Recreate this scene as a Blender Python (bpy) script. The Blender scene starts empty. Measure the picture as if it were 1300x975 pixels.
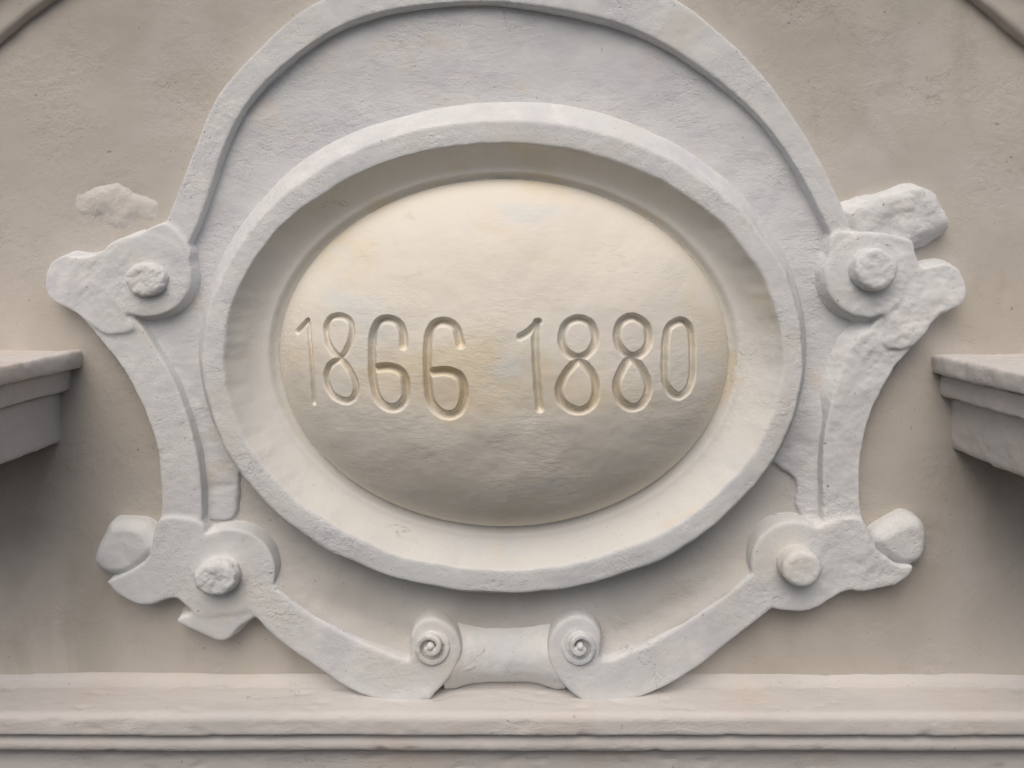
import bpy, bmesh, math
import numpy as np
from mathutils import Matrix, Vector

R = math.radians
scene = bpy.context.scene
COL = scene.collection

# ------------------------------------------------------------------ camera
# The relief is measured in millimetres on the wall plane (y = 0, facing -Y);
# the camera looks straight at the wall from 1.05 m, frame shifted downwards.
D = 1.05
VX, VY = 660.0, 340.0          # foot of the camera axis on the wall (tracing units, 1 unit = 1 mm)
cam = bpy.data.cameras.new('camera')
camo = bpy.data.objects.new('camera', cam)
COL.objects.link(camo)
camo.location = (0, -D, 0)
camo.rotation_euler = (R(90), 0, 0)
cam.sensor_fit = 'HORIZONTAL'
cam.sensor_width = 36
cam.lens = 36 * 1050 / 1300
cam.shift_x = (650 - VX) / 1300
cam.shift_y = -(487.5 - VY) / 1300
cam.clip_start = 0.02
cam.clip_end = 100
scene.camera = camo

# ------------------------------------------------------------------ light
SUN_EL, SUN_AZ = 53.0, -14.0    # azimuth from the wall's outward normal, negative = from the left
world = bpy.data.worlds.new('World')
scene.world = world
world.use_nodes = True
wn = world.node_tree
wn.nodes.clear()
sky = wn.nodes.new('ShaderNodeTexSky')
sky.sky_type = 'NISHITA'
sky.sun_disc = False
sky.sun_elevation = R(SUN_EL)
sky.sun_rotation = R(180 - SUN_AZ)
sky.air_density = 1.0
sky.dust_density = 5.0
sky.ozone_density = 1.0
bg = wn.nodes.new('ShaderNodeBackground')
bg.inputs[1].default_value = 0.085
wo = wn.nodes.new('ShaderNodeOutputWorld')
wn.links.new(sky.outputs[0], bg.inputs[0])
wn.links.new(bg.outputs[0], wo.inputs[0])

sl = bpy.data.lights.new('sun', 'SUN')
sl.energy = 1.5
sl.angle = R(56)
sl.color = (1.0, 0.925, 0.83)
so = bpy.data.objects.new('sun', sl)
COL.objects.link(so)
sd = Vector((math.sin(R(SUN_AZ)) * math.cos(R(SUN_EL)), -math.cos(R(SUN_AZ)) * math.cos(R(SUN_EL)), math.sin(R(SUN_EL))))
so.rotation_euler = sd.to_track_quat('Z', 'Y').to_euler()
so.location = sd * 4

vs = scene.view_settings
vs.view_transform = 'Standard'
vs.look = 'None'
vs.gamma = 1.0
vs.use_curve_mapping = False
vs.exposure = 0.1

# ------------------------------------------------------------------ noise
_rng = np.random.RandomState(7)
_perm = np.concatenate([_rng.permutation(256)] * 3)
_g = _rng.normal(size=(256, 3))
_g /= np.linalg.norm(_g, axis=1)[:, None]


def pnoise(p):
    i = np.floor(p).astype(int)
    f = p - i
    i &= 255
    u = f * f * f * (f * (f * 6 - 15) + 10)
    out = 0
    for dx in (0, 1):
        wx = u[:, 0] if dx else 1 - u[:, 0]
        for dy in (0, 1):
            wy = u[:, 1] if dy else 1 - u[:, 1]
            for dz in (0, 1):
                wz = u[:, 2] if dz else 1 - u[:, 2]
                h = _perm[_perm[_perm[i[:, 0] + dx & 255] + (i[:, 1] + dy & 255)] + (i[:, 2] + dz & 255)]
                g = _g[h]
                d = g[:, 0] * (f[:, 0] - dx) + g[:, 1] * (f[:, 1] - dy) + g[:, 2] * (f[:, 2] - dz)
                out = out + wx * wy * wz * d
    return out * 1.5


def plaster(v, amps, seed=0.0):
    """sum of noises; amps = [(wavelength_mm, amplitude_mm)], v in metres -> metres"""
    h = np.zeros(len(v))
    for k, (w, a) in enumerate(amps):
        h += a * 0.001 * pnoise(v * (1000.0 / w) + 13.7 * (k + 1) + seed)
    return h


# ------------------------------------------------------------------ tracing helpers
def P2(pts, d):
    """traced points (n,2) that lie d mm proud of the wall -> world x,z in metres"""
    p = np.asarray(pts, float)
    s = (1 - d * 0.001 / D) * 0.001
    return np.stack([(p[:, 0] - VX) * s, (VY - p[:, 1]) * s], 1)


def pix(v):
    """world vertices -> tracing coordinates"""
    s = D / (D + v[:, 1])
    return np.stack([VX + v[:, 0] * 1000 * s, VY - v[:, 2] * 1000 * s], 1)


def crom(pts, closed=True, n=6):
    p = np.asarray(pts, float)
    m = len(p)
    out = []
    for i in range(m if closed else m - 1):
        if closed:
            a, b, c, d = p[i - 1], p[i], p[(i + 1) % m], p[(i + 2) % m]
        else:
            a, b, c, d = p[max(i - 1, 0)], p[i], p[i + 1], p[min(i + 2, m - 1)]
        for t in np.arange(n) / n:
            out.append(0.5 * (2 * b + (c - a) * t + (2 * a - 5 * b + 4 * c - d) * t * t + (3 * b - a - 3 * c + d) * t ** 3))
    if not closed:
        out.append(p[-1])
    return np.array(out)


def flow(pts, sig=16.0, step=6.0):
    """even out a traced edge, end points kept"""
    q = crom(pts, False, 10)
    L = np.concatenate([[0], np.cumsum(np.linalg.norm(np.diff(q, axis=0), axis=1))])
    t = np.linspace(0, L[-1], max(4, int(L[-1] / step)))
    p = np.stack([np.interp(t, L, q[:, 0]), np.interp(t, L, q[:, 1])], 1)
    k = np.arange(-12, 13)
    w = np.exp(-0.5 * (k * step / sig) ** 2)
    w /= w.sum()
    a = 2 * p[0] - p[12:0:-1] if len(p) > 12 else np.repeat(p[:1], 12, 0)
    b = 2 * p[-1] - p[-2:-14:-1] if len(p) > 13 else np.repeat(p[-1:], 12, 0)
    e = np.vstack([a, p, b])
    r = np.stack([np.convolve(e[:, c], w, 'valid') for c in (0, 1)], 1)
    return [tuple(x) for x in r]


def offset(q, mm):
    """push a closed outline outwards"""
    t = np.roll(q, -1, 0) - np.roll(q, 1, 0)
    t /= np.maximum(np.linalg.norm(t, axis=1)[:, None], 1e-9)
    area = np.sum(q[:, 0] * np.roll(q[:, 1], -1) - np.roll(q[:, 0], -1) * q[:, 1])
    n = np.stack([t[:, 1], -t[:, 0]], 1) * (1 if area > 0 else -1)
    return q + n * mm * 0.001


def circle(cx, cy, rx, ry=None, n=40, a0=0):
    a = np.linspace(0, 2 * math.pi, n, endpoint=False) + a0
    return np.stack([cx + rx * np.cos(a), cy + (ry or rx) * np.sin(a)], 1)


class Solid:
    """collects closed lofts, later fused into one plaster body"""

    def __init__(self):
        self.v, self.f = [], []

    def loft(self, outline, layers, dref=None, smooth=True, n=5):
        """layers: (d, off) from the wall outwards; outline was traced at depth dref"""
        q = crom(outline, True, n) if smooth else np.asarray(outline, float)
        w = P2(q, layers[-1][0] if dref is None else dref)
        b0 = len(self.v)
        m = len(w)
        for d, off in layers:
            o = offset(w, off) if off else w
            self.v += [(x, -d * 0.001, z) for x, z in o]
        L = len(layers)
        for k in range(L - 1):
            for i in range(m):
                j = (i + 1) % m
                self.f.append((b0 + k * m + i, b0 + k * m + j, b0 + (k + 1) * m + j, b0 + (k + 1) * m + i))
        self.f.append(tuple(b0 + i for i in range(m))[::-1])
        self.f.append(tuple(b0 + (L - 1) * m + i for i in range(m)))
        return self

    def box(self, x0, x1, d0, d1, z0, z1):
        b = len(self.v)
        for x in (x0, x1):
            for d in (d0, d1):
                for z in (z0, z1):
                    self.v.append((x, -d, z))
        for f in ((0, 1, 3, 2), (4, 6, 7, 5), (0, 4, 5, 1), (2, 3, 7, 6), (0, 2, 6, 4), (1, 5, 7, 3)):
            self.f.append(tuple(b + i for i in f))
        return self

    def revolve_x(self, prof, d, z, n=48):
        """prof: [(x, r)] in metres about an axis parallel to the wall"""
        b = len(self.v)
        for x, r in prof:
            for k in range(n):
                a = 2 * math.pi * k / n
                self.v.append((x, -d - r * math.cos(a), z + r * math.sin(a)))
        L = len(prof)
        for i in range(L - 1):
            for k in range(n):
                j = (k + 1) % n
                self.f.append((b + i * n + k, b + i * n + j, b + (i + 1) * n + j, b + (i + 1) * n + k))
        self.f.append(tuple(b + k for k in range(n))[::-1])
        self.f.append(tuple(b + (L - 1) * n + k for k in range(n)))
        return self

    def fuse(self, voxel=0.002, it=6, amps=((70, 1.6), (22, 0.9), (8, 0.4)), seed=0.0, foot=None, rough=None):
        """voxel-fuse, soften, displace -> (verts, faces)"""
        me = bpy.data.meshes.new('tmp')
        me.from_pydata(self.v, [], self.f)
        bm = bmesh.new()
        bm.from_mesh(me)
        bmesh.ops.recalc_face_normals(bm, faces=bm.faces)
        bm.to_mesh(me)
        bm.free()
        ob = bpy.data.objects.new('tmp', me)
        COL.objects.link(ob)
        md = ob.modifiers.new('r', 'REMESH')
        md.mode = 'VOXEL'
        md.voxel_size = voxel
        dg = bpy.context.evaluated_depsgraph_get()
        ev = ob.evaluated_get(dg).to_mesh()
        nv = len(ev.vertices)
        v = np.empty(nv * 3)
        ev.vertices.foreach_get('co', v)
        v = v.reshape(-1, 3)
        lv = np.empty(len(ev.loops), int)
        ev.loops.foreach_get('vertex_index', lv)
        ls = np.empty(len(ev.polygons), int)
        ev.polygons.foreach_get('loop_start', ls)
        lt = np.empty(len(ev.polygons), int)
        ev.polygons.foreach_get('loop_total', lt)
        assert (lt == 4).all()
        f = lv.reshape(-1, 4)
        ob.evaluated_get(dg).to_mesh_clear()
        bpy.data.objects.remove(ob)
        bpy.data.meshes.remove(me)
        v = laplace(v, f, it)
        if foot:                     # trowelled fillet where the body meets the ground it sits on
            d0, hgt, flare = foot
            nm = vnormals(v, f)
            d = -v[:, 1] * 1000
            k = np.clip(1 - (d - d0) / hgt, 0, 1) ** 2 * (np.linalg.norm(nm[:, [0, 2]], axis=1) > 0.5)
            v = v.copy()
            v[:, 0] += nm[:, 0] * k * flare * 0.001
            v[:, 2] += nm[:, 2] * k * flare * 0.001
        nm = vnormals(v, f)
        h = plaster(v, amps, seed)
        if rough is not None:
            h = h + rough(v)
        return v + nm * h[:, None], f


def laplace(v, f, it, lam=0.6):
    e = np.concatenate([f[:, [0, 1]], f[:, [1, 2]], f[:, [2, 3]], f[:, [3, 0]]])
    n = len(v)
    cnt = np.bincount(e[:, 0], minlength=n) + np.bincount(e[:, 1], minlength=n)
    for _ in range(it):
        s = np.empty_like(v)
        for k in range(3):
            s[:, k] = np.bincount(e[:, 0], v[e[:, 1], k], n) + np.bincount(e[:, 1], v[e[:, 0], k], n)
        v = v + lam * (s / np.maximum(cnt, 1)[:, None] - v)
    return v


def vnormals(v, f):
    a = np.cross(v[f[:, 2]] - v[f[:, 0]], v[f[:, 3]] - v[f[:, 1]])
    n = np.zeros_like(v)
    for c in range(4):
        for k in range(3):
            n[:, k] += np.bincount(f[:, c], a[:, k], len(v))
    return n / np.maximum(np.linalg.norm(n, axis=1)[:, None], 1e-12)


def link(name, v, f, mat, parent=None, normals=None):
    me = bpy.data.meshes.new(name)
    nv, nf = len(v), len(f)
    me.vertices.add(nv)
    me.vertices.foreach_set('co', np.ascontiguousarray(v, dtype=np.float32).ravel())
    me.loops.add(nf * 4)
    me.loops.foreach_set('vertex_index', np.ascontiguousarray(f, dtype=np.int32).ravel())
    me.polygons.add(nf)
    me.polygons.foreach_set('loop_start', np.arange(0, nf * 4, 4, dtype=np.int32))
    me.polygons.foreach_set('use_smooth', np.ones(nf, bool))
    me.update(calc_edges=True)
    me.validate()
    if normals is not None:
        me.normals_split_custom_set_from_vertices(np.ascontiguousarray(normals, dtype=np.float32))
    me.materials.append(mat)
    ob = bpy.data.objects.new(name, me)
    COL.objects.link(ob)
    if parent is not None:
        adopt(ob, parent)
    return ob


_origin = {}


def adopt(ob, parent):
    ob.parent = parent
    o = _origin.get(parent.name)
    if o is not None:
        ob.matrix_parent_inverse = Matrix.Translation(-o)


def split(v, f, labels, specs, parent):
    """cut one continuous body into parts that keep its shading; specs: {label: (name, mat)}"""
    nm = vnormals(v, f)
    out = {}
    for k, (name, mat, par) in specs.items():
        fs = f[labels == k]
        if not len(fs):
            continue
        idx, inv = np.unique(fs, return_inverse=True)
        p = par if not isinstance(par, str) else out[par]
        out[k] = link(name, v[idx], inv.reshape(-1, 4), mat, p if p is not None else parent, nm[idx])
    return out


def thing(name, loc, label, cat, group=None):
    o = bpy.data.objects.new(name, None)
    COL.objects.link(o)
    o.location = loc
    o.empty_display_size = 0.05
    _origin[o.name] = Vector(loc)
    o['label'] = label
    o['category'] = cat
    if group:
        o['group'] = group
    return o


# ------------------------------------------------------------------ materials
U_ = (1, 1, 1)


def plaster_mat(name, base, tints, bump=1.0, stroke=(1, 1, 1), speck=0.0, rough=0.92, grain=1.0):
    """limewashed plaster; tints: [(colour, noise scale, low, high, amount, stretch, seed)]"""
    m = bpy.data.materials.new(name)
    m.use_nodes = True
    nt = m.node_tree
    N, L = nt.nodes, nt.links
    bs = N['Principled BSDF']
    bs.inputs['Roughness'].default_value = rough
    bs.inputs['Specular IOR Level'].default_value = 0.25
    tc = N.new('ShaderNodeTexCoord')

    def noise(scale, stretch=(1, 1, 1), seed=0.0, det=5.0, ro=0.55, dist=0.0):
        mp = N.new('ShaderNodeMapping')
        mp.inputs['Scale'].default_value = stretch
        mp.inputs['Location'].default_value = (seed, seed * 1.7, seed * 0.6)
        L.new(tc.outputs['Object'], mp.inputs[0])
        t = N.new('ShaderNodeTexNoise')
        t.inputs['Scale'].default_value = scale
        t.inputs['Detail'].default_value = det
        t.inputs['Roughness'].default_value = ro
        t.inputs['Distortion'].default_value = dist
        L.new(mp.outputs[0], t.inputs['Vector'])
        return t.outputs['Fac']

    def ramp(sock, lo, hi):
        r = N.new('ShaderNodeMapRange')
        r.interpolation_type = 'SMOOTHSTEP'
        r.inputs['From Min'].default_value = lo
        r.inputs['From Max'].default_value = hi
        L.new(sock, r.inputs['Value'])
        return r.outputs[0]

    def mul(a, k):
        q = N.new('ShaderNodeMath')
        q.operation = 'MULTIPLY'
        L.new(a, q.inputs[0])
        if isinstance(k, float):
            q.inputs[1].default_value = k
        else:
            L.new(k, q.inputs[1])
        return q.outputs[0]

    col = N.new('ShaderNodeRGB')
    col.outputs[0].default_value = (*base, 1)
    cur = col.outputs[0]
    for c, sc, lo, hi, amt, st, sd_ in tints:
        fac = mul(ramp(noise(sc, st, sd_, dist=0.4), lo, hi), float(amt))
        mx = N.new('ShaderNodeMix')
        mx.data_type = 'RGBA'
        L.new(fac, mx.inputs['Factor'])
        L.new(cur, mx.inputs[6])
        mx.inputs[7].default_value = (*c, 1)
        cur = mx.outputs[2]
    if speck:
        # small pits and dirt specks
        f1 = ramp(noise(170, (1, 1, 1), 3.3, 3.0, 0.5), 0.70, 0.77)
        fac = mul(f1, float(speck))
        mx = N.new('ShaderNodeMix')
        mx.data_type = 'RGBA'
        L.new(fac, mx.inputs['Factor'])
        L.new(cur, mx.inputs[6])
        mx.inputs[7].default_value = (0.20, 0.165, 0.13, 1)
        cur = mx.outputs[2]
    if speck:
        n1 = noise(7, (1, 1, 1.3), 23.0, 6.0, 0.6, 0.8)
        q = N.new('ShaderNodeMath')
        q.operation = 'SUBTRACT'
        L.new(n1, q.inputs[0])
        q.inputs[1].default_value = 0.5
        q2 = N.new('ShaderNodeMath')
        q2.operation = 'ABSOLUTE'
        L.new(q.outputs[0], q2.inputs[0])
        r = N.new('ShaderNodeMapRange')
        r.inputs['From Min'].default_value = 0.0012
        r.inputs['From Max'].default_value = 0.0042
        r.inputs['To Min'].default_value = 1.0
        r.inputs['To Max'].default_value = 0.0
        L.new(q2.outputs[0], r.inputs['Value'])
        crack = mul(mul(r.outputs[0], ramp(noise(11, U_, 31.0, 3.0), 0.58, 0.68)), 0.4)
        mx = N.new('ShaderNodeMix')
        mx.data_type = 'RGBA'
        L.new(crack, mx.inputs['Factor'])
        L.new(cur, mx.inputs[6])
        mx.inputs[7].default_value = (0.24, 0.20, 0.16, 1)
        cur = mx.outputs[2]
    L.new(cur, bs.inputs['Base Color'])

    # relief: brush strokes + grain + pits
    h1 = noise(90, stroke, 1.1, 4.0, 0.6, 0.3)
    h2 = noise(420, (1, 1, 1), 2.2, 3.0, 0.65)
    h3 = ramp(noise(150, (1, 1, 1), 9.0, 3.0), 0.62, 0.75)
    a = N.new('ShaderNodeMath')
    a.operation = 'MULTIPLY_ADD'
    L.new(h2, a.inputs[0])
    a.inputs[1].default_value = 0.30 * grain
    L.new(h1, a.inputs[2])
    b = N.new('ShaderNodeMath')
    b.operation = 'MULTIPLY_ADD'
    L.new(h3, b.inputs[0])
    b.inputs[1].default_value = -0.22 * grain
    L.new(a.outputs[0], b.inputs[2])
    bp = N.new('ShaderNodeBump')
    sm = N.new('ShaderNodeMapRange')          # smoothed-over and crumbly places
    sm.inputs['From Min'].default_value = 0.38
    sm.inputs['From Max'].default_value = 0.66
    sm.inputs['To Min'].default_value = 0.22
    sm.inputs['To Max'].default_value = 1.0
    L.new(noise(13, U_, 17.0, 3.0), sm.inputs['Value'])
    L.new(sm.outputs[0], bp.inputs['Strength'])
    bp.inputs['Distance'].default_value = 0.0022 * bump
    L.new(b.outputs[0], bp.inputs['Height'])
    L.new(bp.outputs[0], bs.inputs['Normal'])
    return m


U = (1, 1, 1)
M_white = plaster_mat('limewash_white', (0.665, 0.675, 0.68),
                      [((0.67, 0.64, 0.58), 7, 0.50, 0.72, 0.7, U, 1.0),
                       ((0.59, 0.60, 0.635), 11, 0.48, 0.70, 0.7, U, 5.0),
                       ((0.76, 0.75, 0.74), 26, 0.50, 0.70, 0.6, U, 8.0)], bump=0.95, speck=0.75, grain=1.3)
M_field = plaster_mat('limewash_field', (0.64, 0.65, 0.665),
                      [((0.60, 0.60, 0.635), 9, 0.45, 0.68, 0.8, (1, 1, 2), 2.0),
                       ((0.66, 0.60, 0.54), 12, 0.55, 0.72, 0.7, U, 6.0),
                       ((0.72, 0.715, 0.71), 24, 0.50, 0.70, 0.5, U, 9.0)], bump=0.9, stroke=(1, 1, 1.8), speck=0.6, grain=1.3)
M_frame = plaster_mat('limewash_frame', (0.69, 0.68, 0.65),
                      [((0.69, 0.60, 0.46), 9, 0.52, 0.68, 0.85, U, 4.0),
                       ((0.64, 0.655, 0.655), 10, 0.50, 0.70, 0.7, U, 7.0)], bump=0.55, speck=0.35)
M_dome = plaster_mat('cream_medallion', (0.77, 0.728, 0.65),
                     [((0.74, 0.65, 0.49), 6, 0.50, 0.72, 0.8, (1, 1, 1.8), 3.0),
                      ((0.69, 0.70, 0.67), 8, 0.52, 0.70, 0.8, (1, 1, 1.6), 11.0),
                      ((0.58, 0.57, 0.53), 22, 0.62, 0.78, 0.6, (1, 1, 1.8), 14.0)],
                     bump=0.42, stroke=(1, 1, 2.4), rough=0.92, grain=0.8)
M_wall = plaster_mat('beige_wall', (0.515, 0.48, 0.437),
                     [((0.435, 0.40, 0.352), 4, 0.42, 0.66, 0.8, U, 2.5),
                      ((0.39, 0.365, 0.315), 9, 0.53, 0.72, 0.7, (1, 1, 0.35), 4.5),
                      ((0.56, 0.52, 0.49), 7, 0.50, 0.70, 0.8, U, 8.5),
                      ((0.36, 0.325, 0.27), 13, 0.60, 0.78, 0.5, U, 12.5)], bump=0.85, speck=0.7, grain=0.9)
M_low = plaster_mat('lower_field_plaster', (0.55, 0.54, 0.52),
                    [((0.50, 0.475, 0.44), 7, 0.45, 0.68, 0.8, U, 2.0), ((0.62, 0.60, 0.58), 10, 0.5, 0.7, 0.6, U, 6.0)], bump=1.0, speck=0.6)
M_scar = plaster_mat('scar_plaster', (0.60, 0.57, 0.54), [((0.60, 0.58, 0.56), 20, 0.45, 0.65, 0.8, U, 2.0)], bump=0.9, speck=0.5)
M_ledge = plaster_mat('ledge_plaster', (0.60, 0.575, 0.555),
                      [((0.60, 0.535, 0.49), 8, 0.50, 0.70, 0.8, U, 1.5),
                       ((0.53, 0.515, 0.50), 14, 0.50, 0.70, 0.7, (0.4, 1, 1), 6.5)], bump=0.9, stroke=(0.35, 1, 1), speck=0.5)

# ------------------------------------------------------------------ wall
def grid(x0, x1, z0, z1, step):
    nx = int((x1 - x0) / step) + 1
    nz = int((z1 - z0) / step) + 1
    X, Z = np.meshgrid(np.linspace(x0, x1, nx), np.linspace(z0, z1, nz))
    v = np.stack([X.ravel(), np.zeros(nx * nz), Z.ravel()], 1)
    i = np.arange(nx * nz).reshape(nz, nx)
    f = np.stack([i[:-1, :-1], i[:-1, 1:], i[1:, 1:], i[1:, :-1]], -1).reshape(-1, 4)
    return v, f


v, f = grid(-1.15, 1.15, -1.0, 0.85, 0.005)
v[:, 1] = -plaster(v, [(260, 5.0), (90, 1.8), (30, 0.4), (14, 0.2)]) + 0.001
wall = link('wall', v, f, M_wall)
wall['kind'] = 'structure'
wall['label'] = 'beige plastered wall behind the white cartouche'

# ------------------------------------------------------------------ arch moulding in the top corners
def sweep_ring(prof, a0, a1, n):
    """prof: [(radius mm, d mm)] about traced centre; open sweep"""
    cx, cy = 650, 770
    A = np.linspace(a0, a1, n)
    vv = []
    for a in A:
        for r, d in prof:
            vv.append(((cx - VX + r * math.cos(a)) * 0.001, -d * 0.001, (VY - cy + r * math.sin(a)) * 0.001))
    m = len(prof)
    i = np.arange(n * m).reshape(n, m)
    ff = np.stack([i[:-1, :-1], i[:-1, 1:], i[1:, 1:], i[1:, :-1]], -1).reshape(-1, 4)
    return np.array(vv), ff


def dense(prof, step):
    out = []
    for (a, b), (c, d) in zip(prof[:-1], prof[1:]):
        k = max(1, int(math.hypot(c - a, d - b) / step))
        for t in range(k):
            out.append((a + (c - a) * t / k, b + (d - b) * t / k))
    out.append(prof[-1])
    return out


arch = thing('arch_moulding', (0, 0, 0.5), 'beige stepped arch moulding curving across the two top corners of the photo', 'moulding')
prof = dense([(965, -6), (965, 9), (967, 12), (1003, 14), (1006, 17), (1007, 27), (1010, 30), (1070, 32), (1074, 28), (1074, -6)], 5)
v, f = sweep_ring(prof, R(28), R(152), 420)
nm = vnormals(v, f)
v = v + nm * plaster(v, [(90, 2.5), (30, 1.2), (12, 0.5)], 4.0)[:, None]
fi = np.arange(len(f)) % (len(prof) - 1)
rr = np.array([p[0] for p in prof])[:-1]
split(v, f, np.where(rr[fi] < 1004.5, 'a', 'b'), {'a': ('inner_band', M_wall, None), 'b': ('outer_band', M_wall, None)}, arch)

# ------------------------------------------------------------------ bottom ledge
ledge = thing('ledge', (0, -0.02, -0.64), 'long pale horizontal plaster ledge with rounded moulding below the cartouche', 'ledge')
zt = -(866 - VY)            # top of the ledge at the wall, mm below the camera axis
lp = [(-8, zt + 14), (1, zt + 9), (5, zt + 4), (13, zt + 0.5), (66, zt - 2), (71, zt - 4), (73, zt - 8), (73, zt - 24), (72, zt - 27), (68, zt - 28.5),
      (60, zt - 29), (58, zt - 31)]
for k in range(0, 11):
    a = math.pi * (0.5 - k / 10)
    lp.append((56 + 11 * math.cos(a), zt - 42 + 11 * math.sin(a)))
lp += [(53, zt - 54), (52, zt - 58), (50, zt - 61), (49, zt - 70), (48, zt - 90), (47, zt - 120), (40, zt - 125), (-8, zt - 125)]
lp = dense(lp, 3)
xs = np.arange(-1.12, 1.12, 0.003)
m, n = len(lp), len(xs)
v = np.zeros((n, m, 3))
v[:, :, 0] = xs[:, None]
v[:, :, 1] = -np.array([p[0] for p in lp])[None] * 0.001
v[:, :, 2] = np.array([p[1] for p in lp])[None] * 0.001
v = v.reshape(-1, 3)
i = np.arange(n * m).reshape(n, m)
f = np.stack([i[:-1, :-1], i[1:, :-1], i[1:, 1:], i[:-1, 1:]], -1).reshape(-1, 4)
f = f[:, ::-1]
nm = vnormals(v, f)
if nm[:, 1].mean() > 0:
    f = f[:, ::-1]
    nm = -nm
chip = np.clip(pnoise(v * np.array([40, 90, 90]) + 5) - 0.36, 0, 1) * 0.005
v = v + nm * (plaster(v * np.array([0.6, 1, 1]), [(110, 1.2), (34, 0.45), (13, 0.25), (6, 0.15)], 2.0) - chip)[:, None]
pj = np.arange(len(f)) % (m - 1)
zz = np.array([p[1] for p in lp])[:-1]
lab = np.where(zz[pj] > zt - 29.5, 'a', np.where(zz[pj] > zt - 55, 'b', 'c'))
split(v, f, lab, {'a': ('top_slab', M_ledge, None), 'b': ('bead', M_ledge, None), 'c': ('lower_band', M_ledge, None)}, ledge)

# ------------------------------------------------------------------ projecting cornice blocks either side
def cornice(side, tiers, label):
    x_in = [(t[0] - VX) * 0.001 for t in tiers]
    t = thing('cornice_block', (side * 0.6, -0.05, (VY - tiers[2][2]) * 0.001), label, 'cornice', 'cornice blocks flanking the cartouche')
    for (nm_, px, y0, y1, dp), x in zip([(n_,) + tuple(q) for n_, q in zip(('top_slab', 'middle_band', 'lower_block'), tiers)], x_in):
        s = Solid()
        xa, xb = sorted((x, side * 0.98))
        s.box(xa, xb, -0.01, dp, (VY - y1) * 0.001, (VY - y0) * 0.001)
        v, f = s.fuse(0.0035, 2, ((80, 2.0), (26, 1.3), (11, 0.9), (7, 0.5)), 6.0 + side)
        link(nm_, v, f, M_ledge, t)
    return t


cornice(-1, [(106, 445, 467, 0.26), (90, 467.5, 495.5, 0.245), (78, 496, 561, 0.23)],
        'stepped pale cornice block cut by the left edge of the photo')
cornice(1, [(1183, 449, 474, 0.26), (1195, 474.5, 503, 0.245), (1210, 503.5, 571, 0.23)],
        'stepped pale cornice block cut by the right edge of the photo')

# ------------------------------------------------------------------ the cartouche
cart = thing('cartouche', (-0.02, 0, -0.53), 'white plaster scrollwork cartouche around an oval cream medallion dated 1866 1880', 'cartouche')

arch_out = [(190, 325), (207, 289), (227, 238), (248, 187), (266, 137), (283, 108), (335, 54), (367, 22), (405, -2), (460, -24), (530, -38), (610, -44),
            (690, -42), (770, -30), (830, -13), (868, 3), (903, 32), (940, 65), (980, 108), (1020, 165), (1050, 220), (1083, 295), (1095, 325)]
arch_in = [(1075, 335), (1057, 302), (1035, 255), (1010, 210), (975, 160), (935, 120), (890, 85), (835, 50), (775, 25), (700, 10), (640, 2), (585, 3), (527, 7), (477, 16),
           (431, 32), (385, 62), (342, 97), (312, 131), (292, 165), (277, 204), (263, 254), (250, 287), (240, 312), (225, 335)]
left_side_out = [(89, 394), (108, 407), (118, 422), (138, 446), (160, 475), (175, 502), (192, 540), (201, 570), (205, 602), (206, 640), (204, 669), (197, 697)]
left_side_in = [(255, 690), (256, 650), (256, 616), (251, 581), (240, 535), (221, 482), (196, 440), (180, 412), (165, 398)]
right_side_out = [(1192, 399), (1175, 420), (1150, 448), (1129, 475), (1115, 505), (1104, 531), (1097, 558), (1093, 591), (1092, 620), (1092, 644), (1099, 668), (1110, 693)]
right_side_in = [(1048, 690), (1046, 660), (1045, 620), (1044, 582), (1046, 549), (1052, 520), (1072, 468), (1100, 425), (1122, 398)]

# --- recessed field between the straps and the oval
s = Solid()
mid = [(226, 300), (245, 250), (275, 175), (310, 120), (370, 60), (440, 10), (530, -18), (640, -24), (760, -8), (850, 30), (930, 95), (985, 150), (1030, 230), (1068, 300),
       (1090, 370), (1120, 400), (1135, 430), (1100, 490), (1076, 540), (1070, 600), (1070, 668), (1030, 672), (1012, 640), (1003, 600), (900, 560), (640, 540), (400, 560),
       (312, 590), (302, 625), (296, 655), (268, 660), (232, 660), (228, 600), (215, 545), (195, 500), (165, 450), (140, 420), (160, 380), (200, 340)]
s.loft(mid, [(-8, 4), (10, 0)], n=4)


def chipped(v):
    k = pnoise(v * 38 + 3.0)
    low = np.clip((-v[:, 2] - 0.02) * 5, 0, 1)
    return -np.clip(k - 0.30, 0, 1) * 0.005 * low + pnoise(v * np.array([60, 60, 160])) * 0.0007 * low


v, f = s.fuse(0.0025, 4, ((120, 3.5), (45, 1.5), (16, 0.5), (7, 0.2)), 1.0, rough=chipped)
EXC, EZC = -0.020, -0.106
cc = v[f].mean(1)
f = f[((cc[:, 0] - EXC) / 0.352) ** 2 + ((cc[:, 2] - EZC) / 0.274) ** 2 > 1]
link('field_panel', v, f, M_field, cart)
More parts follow.
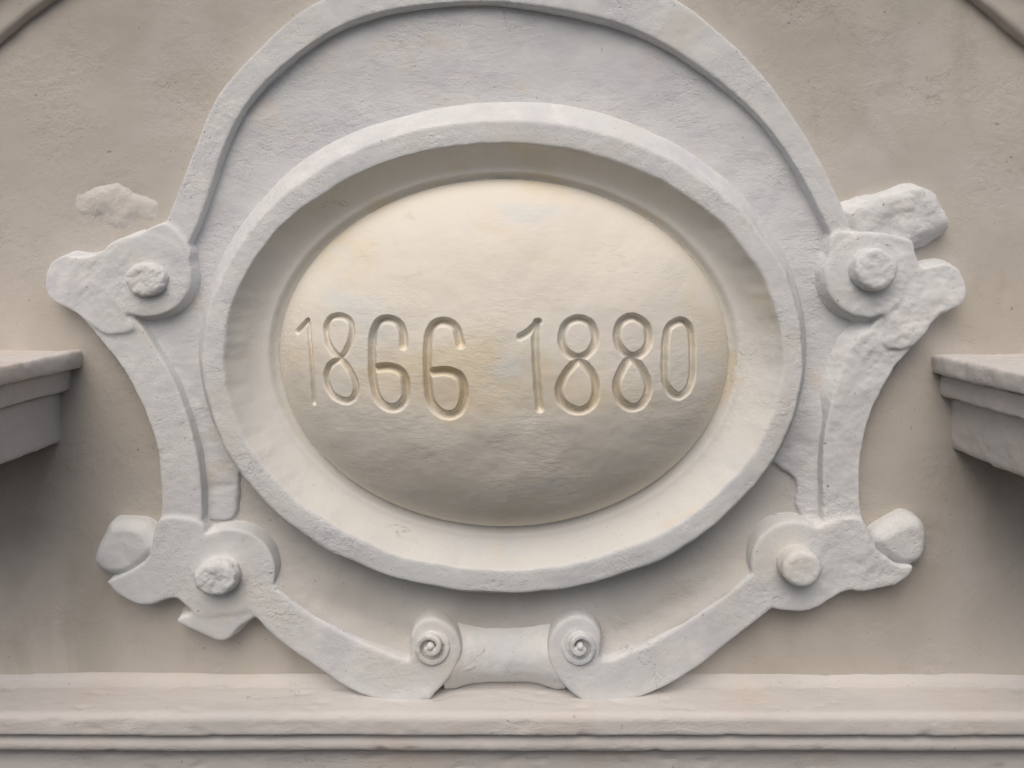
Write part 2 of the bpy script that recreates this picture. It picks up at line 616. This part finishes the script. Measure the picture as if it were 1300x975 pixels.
# lower field between the lower straps and the oval, dished up towards the straps
s = Solid()
s.loft([(262, 660), (262, 570), (330, 560), (640, 600), (960, 560), (1040, 570), (1040, 660), (985, 730), (930, 775), (860, 825), (790, 858), (640, 868), (500, 860), (430, 838), (360, 790), (310, 740)], [(-8, 8), (15, 0)], n=4)
for q in ([(335, 735), (364, 757), (396, 780), (450, 807), (497, 824), (530, 834), (528, 844), (497, 834), (448, 818), (392, 792), (358, 768), (335, 748)],
          [(970, 722), (927, 750), (900, 770), (850, 799), (800, 823), (762, 834), (764, 844), (802, 834), (854, 810), (906, 781), (932, 761), (972, 734)]):
    s.loft(q, [(-8, 34), (12, 30), (15, 20), (20, 9), (26, 2), (28, 0)], n=4)
v, f = s.fuse(0.0025, 8, ((120, 3.0), (45, 1.6), (16, 0.5)), 5.0)
k = np.clip((pix(v)[:, 1] - 650) / 100, 0, 1)
v[:, 1] = np.where(v[:, 1] < 0, v[:, 1] * (0.3 + 0.7 * k * k * (3 - 2 * k)), v[:, 1])
cc = v[f].mean(1)
f = f[((cc[:, 0] - EXC) / 0.352) ** 2 + ((cc[:, 2] - EZC) / 0.274) ** 2 > 1]
link('lower_field', v, f, M_low, cart)

# --- scrollwork: arch strap, upper scrolls, side straps, foot scrolls, lower straps with volutes
s = Solid()
BK = -8
s.loft(flow(arch_out, 26) + flow(arch_in, 26), [(BK, 4), (14, 1), (25.5, 0)], n=2)
# upper left scroll
s.loft([(210, 284), (175, 297), (146, 305), (127, 320), (102, 327), (80, 324), (64, 333), (57, 352), (58, 371), (68, 383), (89, 394), (112, 410), (135, 425), (170, 418), (160, 398),
        (190, 400), (216, 390), (235, 365), (240, 335), (240, 315)], [(BK, 6), (14, 3), (29, 0)])
s.loft(circle(185, 350, 57, 52), [(BK, 10), (12, 6), (28.5, 1), (30, 0)])
s.loft(flow(left_side_out) + flow(left_side_in), [(BK, 4), (14, 1), (25.5, 0)], n=2)
# upper right scroll
s.loft(circle(1101, 350, 52, 52), [(BK, 11), (12, 7), (30, 1), (31.5, 0)])
s.loft([(1057, 300), (1084, 295), (1120, 296), (1150, 302), (1160, 307), (1165, 326), (1173, 340), (1187, 337), (1203, 335), (1217, 340), (1225, 353), (1229, 370), (1222, 386),
        (1208, 393), (1192, 400), (1178, 418), (1158, 438), (1125, 440), (1122, 398), (1080, 385), (1055, 350)], [(BK, 6), (14, 3), (30, 0)])
s.loft(flow(right_side_out) + flow(right_side_in), [(BK, 4), (14, 1), (25.5, 0)], n=2)
s.loft([(1085, 436), (1112, 420), (1100, 455), (1078, 492), (1060, 528), (1058, 508), (1070, 470)], [(BK, 20), (9, 14), (17, 6), (24, 1), (26, 0)], n=4)
# lower left foot: disc, flick to the left, square tail below
s.loft(circle(291, 726, 58, 54), [(BK, 5), (12, 3), (28.5, 0.5), (29.8, 0)])
s.loft([(203, 660), (255, 665), (262, 700), (300, 740), (292, 775), (262, 782), (245, 776), (228, 762), (216, 759), (183, 768), (154, 758), (139, 743), (137, 738), (165, 726), (190, 706)],
       [(BK, 4), (14, 2), (29, 0)], n=4)
s.loft([(250, 760), (243, 779), (225, 789), (251, 802), (276, 813), (289, 811), (305, 795), (324, 782), (330, 760), (300, 745)], [(BK, 4), (14, 2), (28, 0)], n=4)
# lower right foot
s.loft(circle(1008, 715, 53, 52), [(BK, 5), (12, 3), (28.5, 0.5), (29.8, 0)])
s.loft([(1047, 665), (1095, 660), (1110, 693), (1126, 709), (1142, 719), (1160, 719), (1159, 727), (1150, 735), (1131, 745), (1096, 752), (1080, 750), (1061, 758), (1045, 768), (1029, 776),
        (1008, 777), (980, 771), (975, 745), (1010, 700)], [(BK, 4), (14, 2), (30, 0)], n=4)
# lower straps, each running into a volute
s.loft(flow([(346, 744), (364, 759), (396, 782), (450, 809), (497, 826), (527, 836)]) + [(545, 850), (560, 857)] + flow([(548, 881), (512, 887), (470, 882), (430, 866), (396, 843), (369, 825), (342, 803), (323, 782)]) + [(315, 760)],
       [(BK, 4), (14, 2), (30, 0)], n=2)
s.loft(flow([(961, 725), (927, 752), (900, 772), (850, 801), (800, 825), (762, 836)]) + [(740, 850), (722, 858)] + flow([(738, 884), (765, 889), (802, 886), (842, 872), (872, 857), (900, 836), (927, 815), (954, 794), (981, 771)]) + [(985, 745)],
       [(BK, 4), (14, 2), (30, 0)], n=2)
s.loft([(545, 780), (530, 788), (522, 806), (523, 830), (508, 832), (480, 824), (476, 880), (512, 886), (542, 881), (568, 860), (584, 833), (586, 815), (579, 798), (564, 785)], [(BK, 2), (20, 1), (30.3, 0)], n=5)
s.loft([(735, 777), (752, 785), (762, 803), (761, 830), (778, 832), (806, 824), (808, 882), (768, 888), (740, 883), (714, 862), (698, 836), (696, 814), (703, 795), (717, 782)], [(BK, 2), (20, 1), (30.3, 0)], n=5)


def ragged(v):
    p = pix(v)
    # the two upper scrolls and the right strap are crumbly, the rest is smoothed over
    k = np.clip(1 - np.hypot(p[:, 0] - 1150, p[:, 1] - 380) / 130, 0, 1) + 0.8 * np.clip(1 - np.hypot(p[:, 0] - 120, p[:, 1] - 350) / 90, 0, 1) \
        + 0.5 * (p[:, 0] > 1030) * np.clip((p[:, 1] - 380) / 60, 0, 1)
    return k * (plaster(v, [(40, 2.4), (15, 1.3), (7, 0.8)], 21.0))


v, f = s.fuse(0.0017, 7, ((140, 2.0), (50, 0.9), (20, 0.4), (8, 0.2)), 0.0, foot=(0, 10, 2), rough=ragged)
# the lower straps swell forward towards their volutes
pv = pix(v)
dist = np.minimum(np.hypot(pv[:, 0] - 555, pv[:, 1] - 830), np.hypot(pv[:, 0] - 730, pv[:, 1] - 830))
sw = np.clip(1 - (dist - 35) / 130, 0, 1)
v[:, 1] -= 0.0115 * sw * sw * (3 - 2 * sw) * np.clip(-v[:, 1] / 0.03, 0, 1)
c = pix(v[f].mean(1))
x, y = c[:, 0], c[:, 1]
lab = np.full(len(f), 'arch_', dtype='<U8')
lab[y >= 300] = 'ul'
lab[(y >= 300) & (x > 650)] = 'ur'
lab[(y > 412) & (x < 650)] = 'sl'
lab[(y > 412) & (x > 650)] = 'sr'
lab[(y > 664) & (x < 650)] = 'fl'
lab[(y > 664) & (x > 650)] = 'fr'
tl = (x - 335) * 0.55 + (y - 763) * -0.84
lab[(y > 664) & (x < 650) & ((x > 349) | ((x > 322) & (y > 742)))] = 'll'
lab[(y > 664) & (x > 650) & ((x < 956) | ((x < 983) & (y > 728)))] = 'lr'
lab[(x > 518) & (x < 650) & (y > 700) & ((np.hypot(x - 551, y - 820) < 44) | (x > 551))] = 'vl'
lab[(x < 766) & (x > 650) & (y > 700) & ((np.hypot(x - 732, y - 820) < 44) | (x < 732))] = 'vr'
parts = split(v, f, lab, {
    'arch_': ('arch_strap', M_white, None), 'ul': ('upper_scroll', M_white, None), 'ur': ('upper_scroll', M_white, None),
    'sl': ('side_strap', M_white, None), 'sr': ('side_strap', M_white, None), 'fl': ('foot_scroll', M_white, None), 'fr': ('foot_scroll', M_white, None),
    'll': ('lower_strap', M_white, None), 'lr': ('lower_strap', M_white, None), 'vl': ('volute', M_white, 'll'), 'vr': ('volute', M_white, 'lr')}, cart)
parts['ur']['label'] = 'crumbling upper scroll with a rough broken horn'

# --- snail coils on the volutes
def coil(parent, cx, cy, sgn, a0):
    s = Solid()
    turns, n = 1.75, 64
    for k in range(n):
        q = []
        for tt in (k / n, min((k + 1.4) / n, 1.0)):
            a = a0 + sgn * tt * turns * 2 * math.pi
            r = 24.0 - 18.5 * tt
            w = 3.6 - 0.6 * tt
            q.append([(cx + (r - w) * math.cos(a), cy + (r - w) * math.sin(a)), (cx + (r + w) * math.cos(a), cy + (r + w) * math.sin(a))])
        s.loft([q[0][0], q[0][1], q[1][1], q[1][0]], [(30, 0), (41.5 + 12 * min(1, 1.5 * k / n), 0)], smooth=False)
    s.loft(circle(cx, cy, 5, n=16), [(30, 0), (52, 0), (55, -2.5)], smooth=False)
    v, f = s.fuse(0.0011, 3, ((30, 0.8), (12, 0.5)), 45.0)
    link('coil', v, f, M_white, parent)


coil(parts['ll'], 546, 823, 1, R(-95))
coil(parts['lr'], 737, 823, -1, R(-85))

# --- round bosses at the scroll centres
def boss(parent, cx, cy, rx, ry, d0, d1, seed, amp, label=None, dome=4):
    s = Solid()
    s.loft(circle(cx, cy, rx, ry, 30), [(d0, 3), (d1 - dome, 1), (d1 - 1, -2), (d1, -5)], dref=d1, smooth=False)
    v, f = s.fuse(0.0014, 4, ((26, 2.4 * amp), (10, 1.5 * amp), (5, 0.9 * amp)), seed)
    o = link('boss', v, f, M_white, parent)
    if label:
        o['label'] = label
    return o


boss(parts['ul'], 182, 355, 25, 21, 20, 41, 31.0, 0.8, 'worn boss with a chipped top')
boss(parts['ur'], 1114, 342, 26, 26, 20, 52, 32.0, 0.55)
boss(parts['fl'], 272, 736, 26, 21, 20, 50, 33.0, 0.8, 'rough lumpy boss')
boss(parts['fr'], 1020, 724, 24, 22, 20, 56, 34.0, 0.3)

# --- rounded buds between side straps and feet
def bud(parent, pts, seed, d=28):
    s = Solid()
    s.loft(pts, [(-8, 2), (10, 1), (d - 12, 0), (d - 4, -5), (d, -11)], dref=d - 10, n=4)
    v, f = s.fuse(0.0018, 3, ((40, 3.0), (14, 0.6), (6, 0.2)), seed)
    return link('bud', v, f, M_white, parent)


bud(parts['fl'], [(144, 662), (181, 663), (197, 678), (202, 696), (185, 717), (160, 729), (134, 728), (121, 714), (123, 696), (133, 678)], 41.0)
bud(parts['fr'], [(1108, 682), (1121, 668), (1142, 657), (1154, 654), (1169, 661), (1177, 682), (1173, 706), (1158, 717), (1138, 716), (1119, 704)], 42.0)

# --- broken remnants above the upper scrolls
s = Solid()
s.loft([(1070, 272), (1080, 264), (1101, 255), (1133, 243), (1165, 234), (1184, 248), (1195, 265), (1204, 283), (1187, 293), (1160, 307), (1138, 308), (1105, 305), (1085, 300)],
       [(-8, 9), (3, 6), (16, 1), (22, -5), (24, -10)], dref=18, n=4)
v, f = s.fuse(0.0018, 3, ((60, 7.0), (22, 3.0), (9, 1.0), (5, 0.4)), 51.0)
o = link('broken_stub', v, f, M_white, cart)
o['label'] = 'rough broken stub above the right scroll'
s = Solid()
s.loft([(94, 250), (118, 242), (151, 243), (174, 252), (196, 262), (188, 274), (170, 271), (152, 284), (136, 280), (124, 270), (100, 272)], [(-8, 18), (-2, 13), (2, 2), (4, -4)], n=4)
v, f = s.fuse(0.0018, 8, ((45, 4.0), (16, 1.4), (7, 0.5)), 52.0)
o = link('plaster_scar', v, f, M_scar, cart)
o['label'] = 'flat chipped scar where a horn broke off'

# --- bolster between the two volutes
s = Solid()
xa, xb = (563 - VX) * 0.00098, (719 - VX) * 0.00098
pr = []
for t in np.linspace(0, 1, 26):
    pr.append((xa + (xb - xa) * t, 0.0385 + 0.0090 * min(1.0, abs(2 * t - 1) * 1.2) ** 2.2))
s.revolve_x(pr, -0.005, (VY - 829) * 0.00099)
v, f = s.fuse(0.002, 3, ((60, 1.6), (24, 0.9), (9, 0.4)), 61.0)
link('bolster', v, f, M_white, cart)

# --- oval frame
XC, ZC = -20.0, -106.0
fp = [(386, 312, -6), (384, 310, 4), (377, 303, 24), (366, 291, 46), (361.5, 286, 57), (359.5, 284, 60.5), (357, 281.5, 62), (345, 267, 63), (336, 257, 63), (333.5, 254.5, 62), (332, 253, 59.5)]
for t in np.linspace(0, 1, 14)[1:]:
    fp.append((331.5 - 37 * t, 252.5 - 25 * t, 27 + 31 * (1 - t) ** 1.7))
fp += [(293, 226, 27), (290.5, 224, 26), (288.5, 222.5, 23), (285, 219.5, 18), (279, 213.5, 15), (268, 203, 11)]
fq = []
for (a, b, d), (a2, b2, d2) in zip(fp[:-1], fp[1:]):
    k = max(1, int(math.hypot(a2 - a, d2 - d) / 2.4))
    for t in range(k):
        fq.append((a + (a2 - a) * t / k, b + (b2 - b) * t / k, d + (d2 - d) * t / k))
fq.append(fp[-1])
fq = np.array(fq)
n = 900
A = np.linspace(0, 2 * math.pi, n, endpoint=False)
v = np.zeros((n, len(fq), 3))
v[:, :, 0] = (XC + fq[None, :, 0] * np.cos(A)[:, None]) * 0.001
v[:, :, 2] = (ZC + 9 * np.clip(1 - fq[None, :, 2] / 60, 0, 1) * (fq[None, :, 0] > 340) + fq[None, :, 1] * np.sin(A)[:, None]) * 0.001
v[:, :, 1] = -fq[None, :, 2] * 0.001
v = v.reshape(-1, 3)
m = len(fq)
i = np.arange(n * m).reshape(n, m)
i2 = np.roll(i, -1, 0)
f = np.stack([i[:, :-1], i[:, 1:], i2[:, 1:], i2[:, :-1]], -1).reshape(-1, 4)
nm = vnormals(v, f)
if nm[np.argmin(v[:, 1]), 1] > 0:
    f = f[:, ::-1]
    nm = -nm
h = plaster(v, [(170, 3.0), (70, 1.1), (26, 0.4), (10, 0.2)], 71.0)
ff = np.tile(np.arange(m), n)
inner = (fq[ff, 0] < 326).astype(float)
v = v + nm * h[:, None]
# hand-cut facets along the two lips
aa = np.repeat(A, m)
rad = np.stack([np.cos(aa), np.zeros_like(aa), np.sin(aa)], 1)
wob = pnoise(np.stack([np.cos(aa) * 7, np.sin(aa) * 7, np.full_like(aa, 2.0)], 1)) * 0.0018 + pnoise(np.stack([np.cos(aa) * 19, np.sin(aa) * 19, np.full_like(aa, 8.0)], 1)) * 0.0007
v = v + rad * (wob * (fq[ff, 2] > 40))[:, None]
fa = fq[np.arange(len(f)) % (m - 1), 0]
split(v, f, np.where(fa > 334.5, 'o', 'c'), {'o': ('oval_frame', M_white, None), 'c': ('cove', M_frame, 'o')}, cart)

# --- medallion with engraved digits
MA, MB, H0, HH = 281.0, 217.5, 12.0, 108.0


def dome_d(xm, zm):
    r2 = ((xm - XC) / MA) ** 2 + ((zm - ZC) / MB) ** 2
    return H0 + HH * np.clip(1 - r2, 0, 1) ** 0.62


def on_dome(pts):
    p = np.asarray(pts, float)
    d = np.full(len(p), 50.0)
    for _ in range(12):
        q = P2q(p, d)
        d = dome_d(q[:, 0], q[:, 1])
    return P2q(p, d)


def P2q(p, d):
    s_ = 1 - d * 0.001 / D
    return np.stack([(p[:, 0] - VX) * s_, (VY - p[:, 1]) * s_], 1)


k1 = lambda pts: [(350 + a / 4.333, 360 + b / 4.333) for a, b in pts]
k2 = lambda pts: [(640 + a / 4.333, 360 + b / 4.333) for a, b in pts]
# each digit: list of (points, closed, width mm, depth mm)
digits = [
    ('1', [(k1([(128, 262), (155, 232), (178, 203)]), False, 5.2, 4.5), (k1([(180, 205), (190, 320), (202, 480), (214, 655)]), False, 4.4, 4.2)]),
    ('8', [(k1([(345, 180), (300, 194), (277, 245), (287, 325), (320, 380), (357, 414), (408, 480), (440, 560), (437, 612), (405, 645), (355, 638), (306, 600), (280, 525), (293, 460),
                (326, 430), (357, 412), (393, 360), (418, 285), (410, 217), (380, 187)]), True, 5.6, 5.5)]),
    ('6', [(k1([(702, 345), (700, 280), (672, 218), (622, 196), (568, 212), (536, 280), (528, 400), (534, 540), (562, 635), (618, 682), (676, 678), (712, 630), (715, 550), (698, 498), (655, 468), (605, 460), (550, 468)]), False, 7.2, 8.0)]),
    ('6', [(k1([(1016, 335), (990, 245), (932, 212), (874, 226), (842, 290), (834, 420), (838, 560), (855, 655), (902, 710), (960, 724), (1010, 700), (1035, 635), (1035, 565), (1015, 515), (972, 488), (915, 481), (852, 490)]), False, 7.4, 8.0)]),
    ('1', [(k2([(88, 294), (140, 262), (190, 212)]), False, 6.0, 6.0), (k2([(182, 215), (172, 300), (180, 500), (197, 690)]), False, 6.6, 6.5)]),
    ('8', [(k2([(410, 195), (345, 222), (316, 300), (338, 372), (408, 408), (475, 372), (503, 300), (475, 222)]), True, 6.6, 7.0),
           (k2([(405, 428), (335, 500), (302, 582), (318, 650), (372, 690), (430, 695), (486, 656), (504, 580), (488, 505), (445, 450)]), True, 6.8, 7.2)]),
    ('8', [(k2([(710, 186), (645, 212), (620, 290), (642, 360), (702, 402), (768, 373), (796, 310), (782, 232)]), True, 7.0, 7.6),
           (k2([(692, 415), (634, 500), (616, 570), (634, 638), (692, 680), (750, 665), (786, 610), (787, 540), (750, 462)]), True, 7.0, 7.6)]),
    ('0', [(k2([(960, 208), (905, 244), (887, 330), (883, 480), (895, 568), (945, 618), (998, 596), (1031, 520), (1036, 400), (1031, 280), (1003, 220)]), True, 6.8, 7.4)]),
]
v, f = grid((XC - MA) * 0.001, (XC + MA) * 0.001, (ZC - MB) * 0.001, (ZC + MB) * 0.001, 0.00105)
xm, zm = v[:, 0] * 1000, v[:, 2] * 1000
r2 = ((xm - XC) / MA) ** 2 + ((zm - ZC) / MB) ** 2
d = dome_d(xm, zm)
und = plaster(v, [(180, 6.0), (70, 2.6), (28, 0.7), (11, 0.25)], 81.0) * 1000
d = d + und * np.clip((1 - r2) * 6, 0, 1)
owner = np.full(len(v), -1)
near = np.abs(zm + 120) < 110
best = np.zeros(len(v))
vi = np.where(near)[0]
for k, (ch, strokes) in enumerate(digits):
    for pts, closed, w, dep in strokes:
        q = on_dome(crom(pts, closed, 6))
        if closed:
            q = np.vstack([q, q[:1]])
        lo, hi = q.min(0) - 16, q.max(0) + 16
        sel = vi[(xm[vi] > lo[0]) & (xm[vi] < hi[0]) & (zm[vi] > lo[1]) & (zm[vi] < hi[1])]
        px, pz = xm[sel], zm[sel]
        dist = np.full(len(sel), 1e9)
        for a, b in zip(q[:-1], q[1:]):
            ab = b - a
            t = np.clip(((px - a[0]) * ab[0] + (pz - a[1]) * ab[1]) / max(ab @ ab, 1e-9), 0, 1)
            dist = np.minimum(dist, np.hypot(px - a[0] - t * ab[0], pz - a[1] - t * ab[1]))
        dist = dist + 0.5 * pnoise(np.stack([px * 0.08, pz * 0.08, np.full_like(px, 3.0 + k)], 1))
        g = np.clip(1 - dist / (w * 0.72), 0, 1)
        g = dep * 1.6 * (g * g * (3 - 2 * g)) ** 0.7
        better = g > best[sel]
        best[sel] = np.where(better, g, best[sel])
        ow = sel[better & (g > 0.3)]
        owner[ow] = k
d = d - best
v[:, 1] = -d * 0.001
keep = (r2[f] < 1.0).all(1)
f = f[keep]
if vnormals(v, f)[len(v) // 2, 1] > 0:
    f = f[:, ::-1]
fo = np.where((owner[f] >= 0).sum(1) >= 2, owner[f].max(1), -1)
specs = {'m': ('medallion', M_dome, None)}
lab = np.full(len(f), 'm', dtype='<U3')
for k in range(len(digits)):
    specs['d%d' % k] = ('digit', M_dome, 'm')
    lab[fo == k] = 'd%d' % k
mp = split(v, f, lab, specs, cart)
for k, (ch, _) in enumerate(digits):
    mp['d%d' % k]['label'] = 'engraved numeral ' + ch

print('TRIS', sum(len(o.data.polygons) * 2 for o in COL.objects if o.type == 'MESH'))
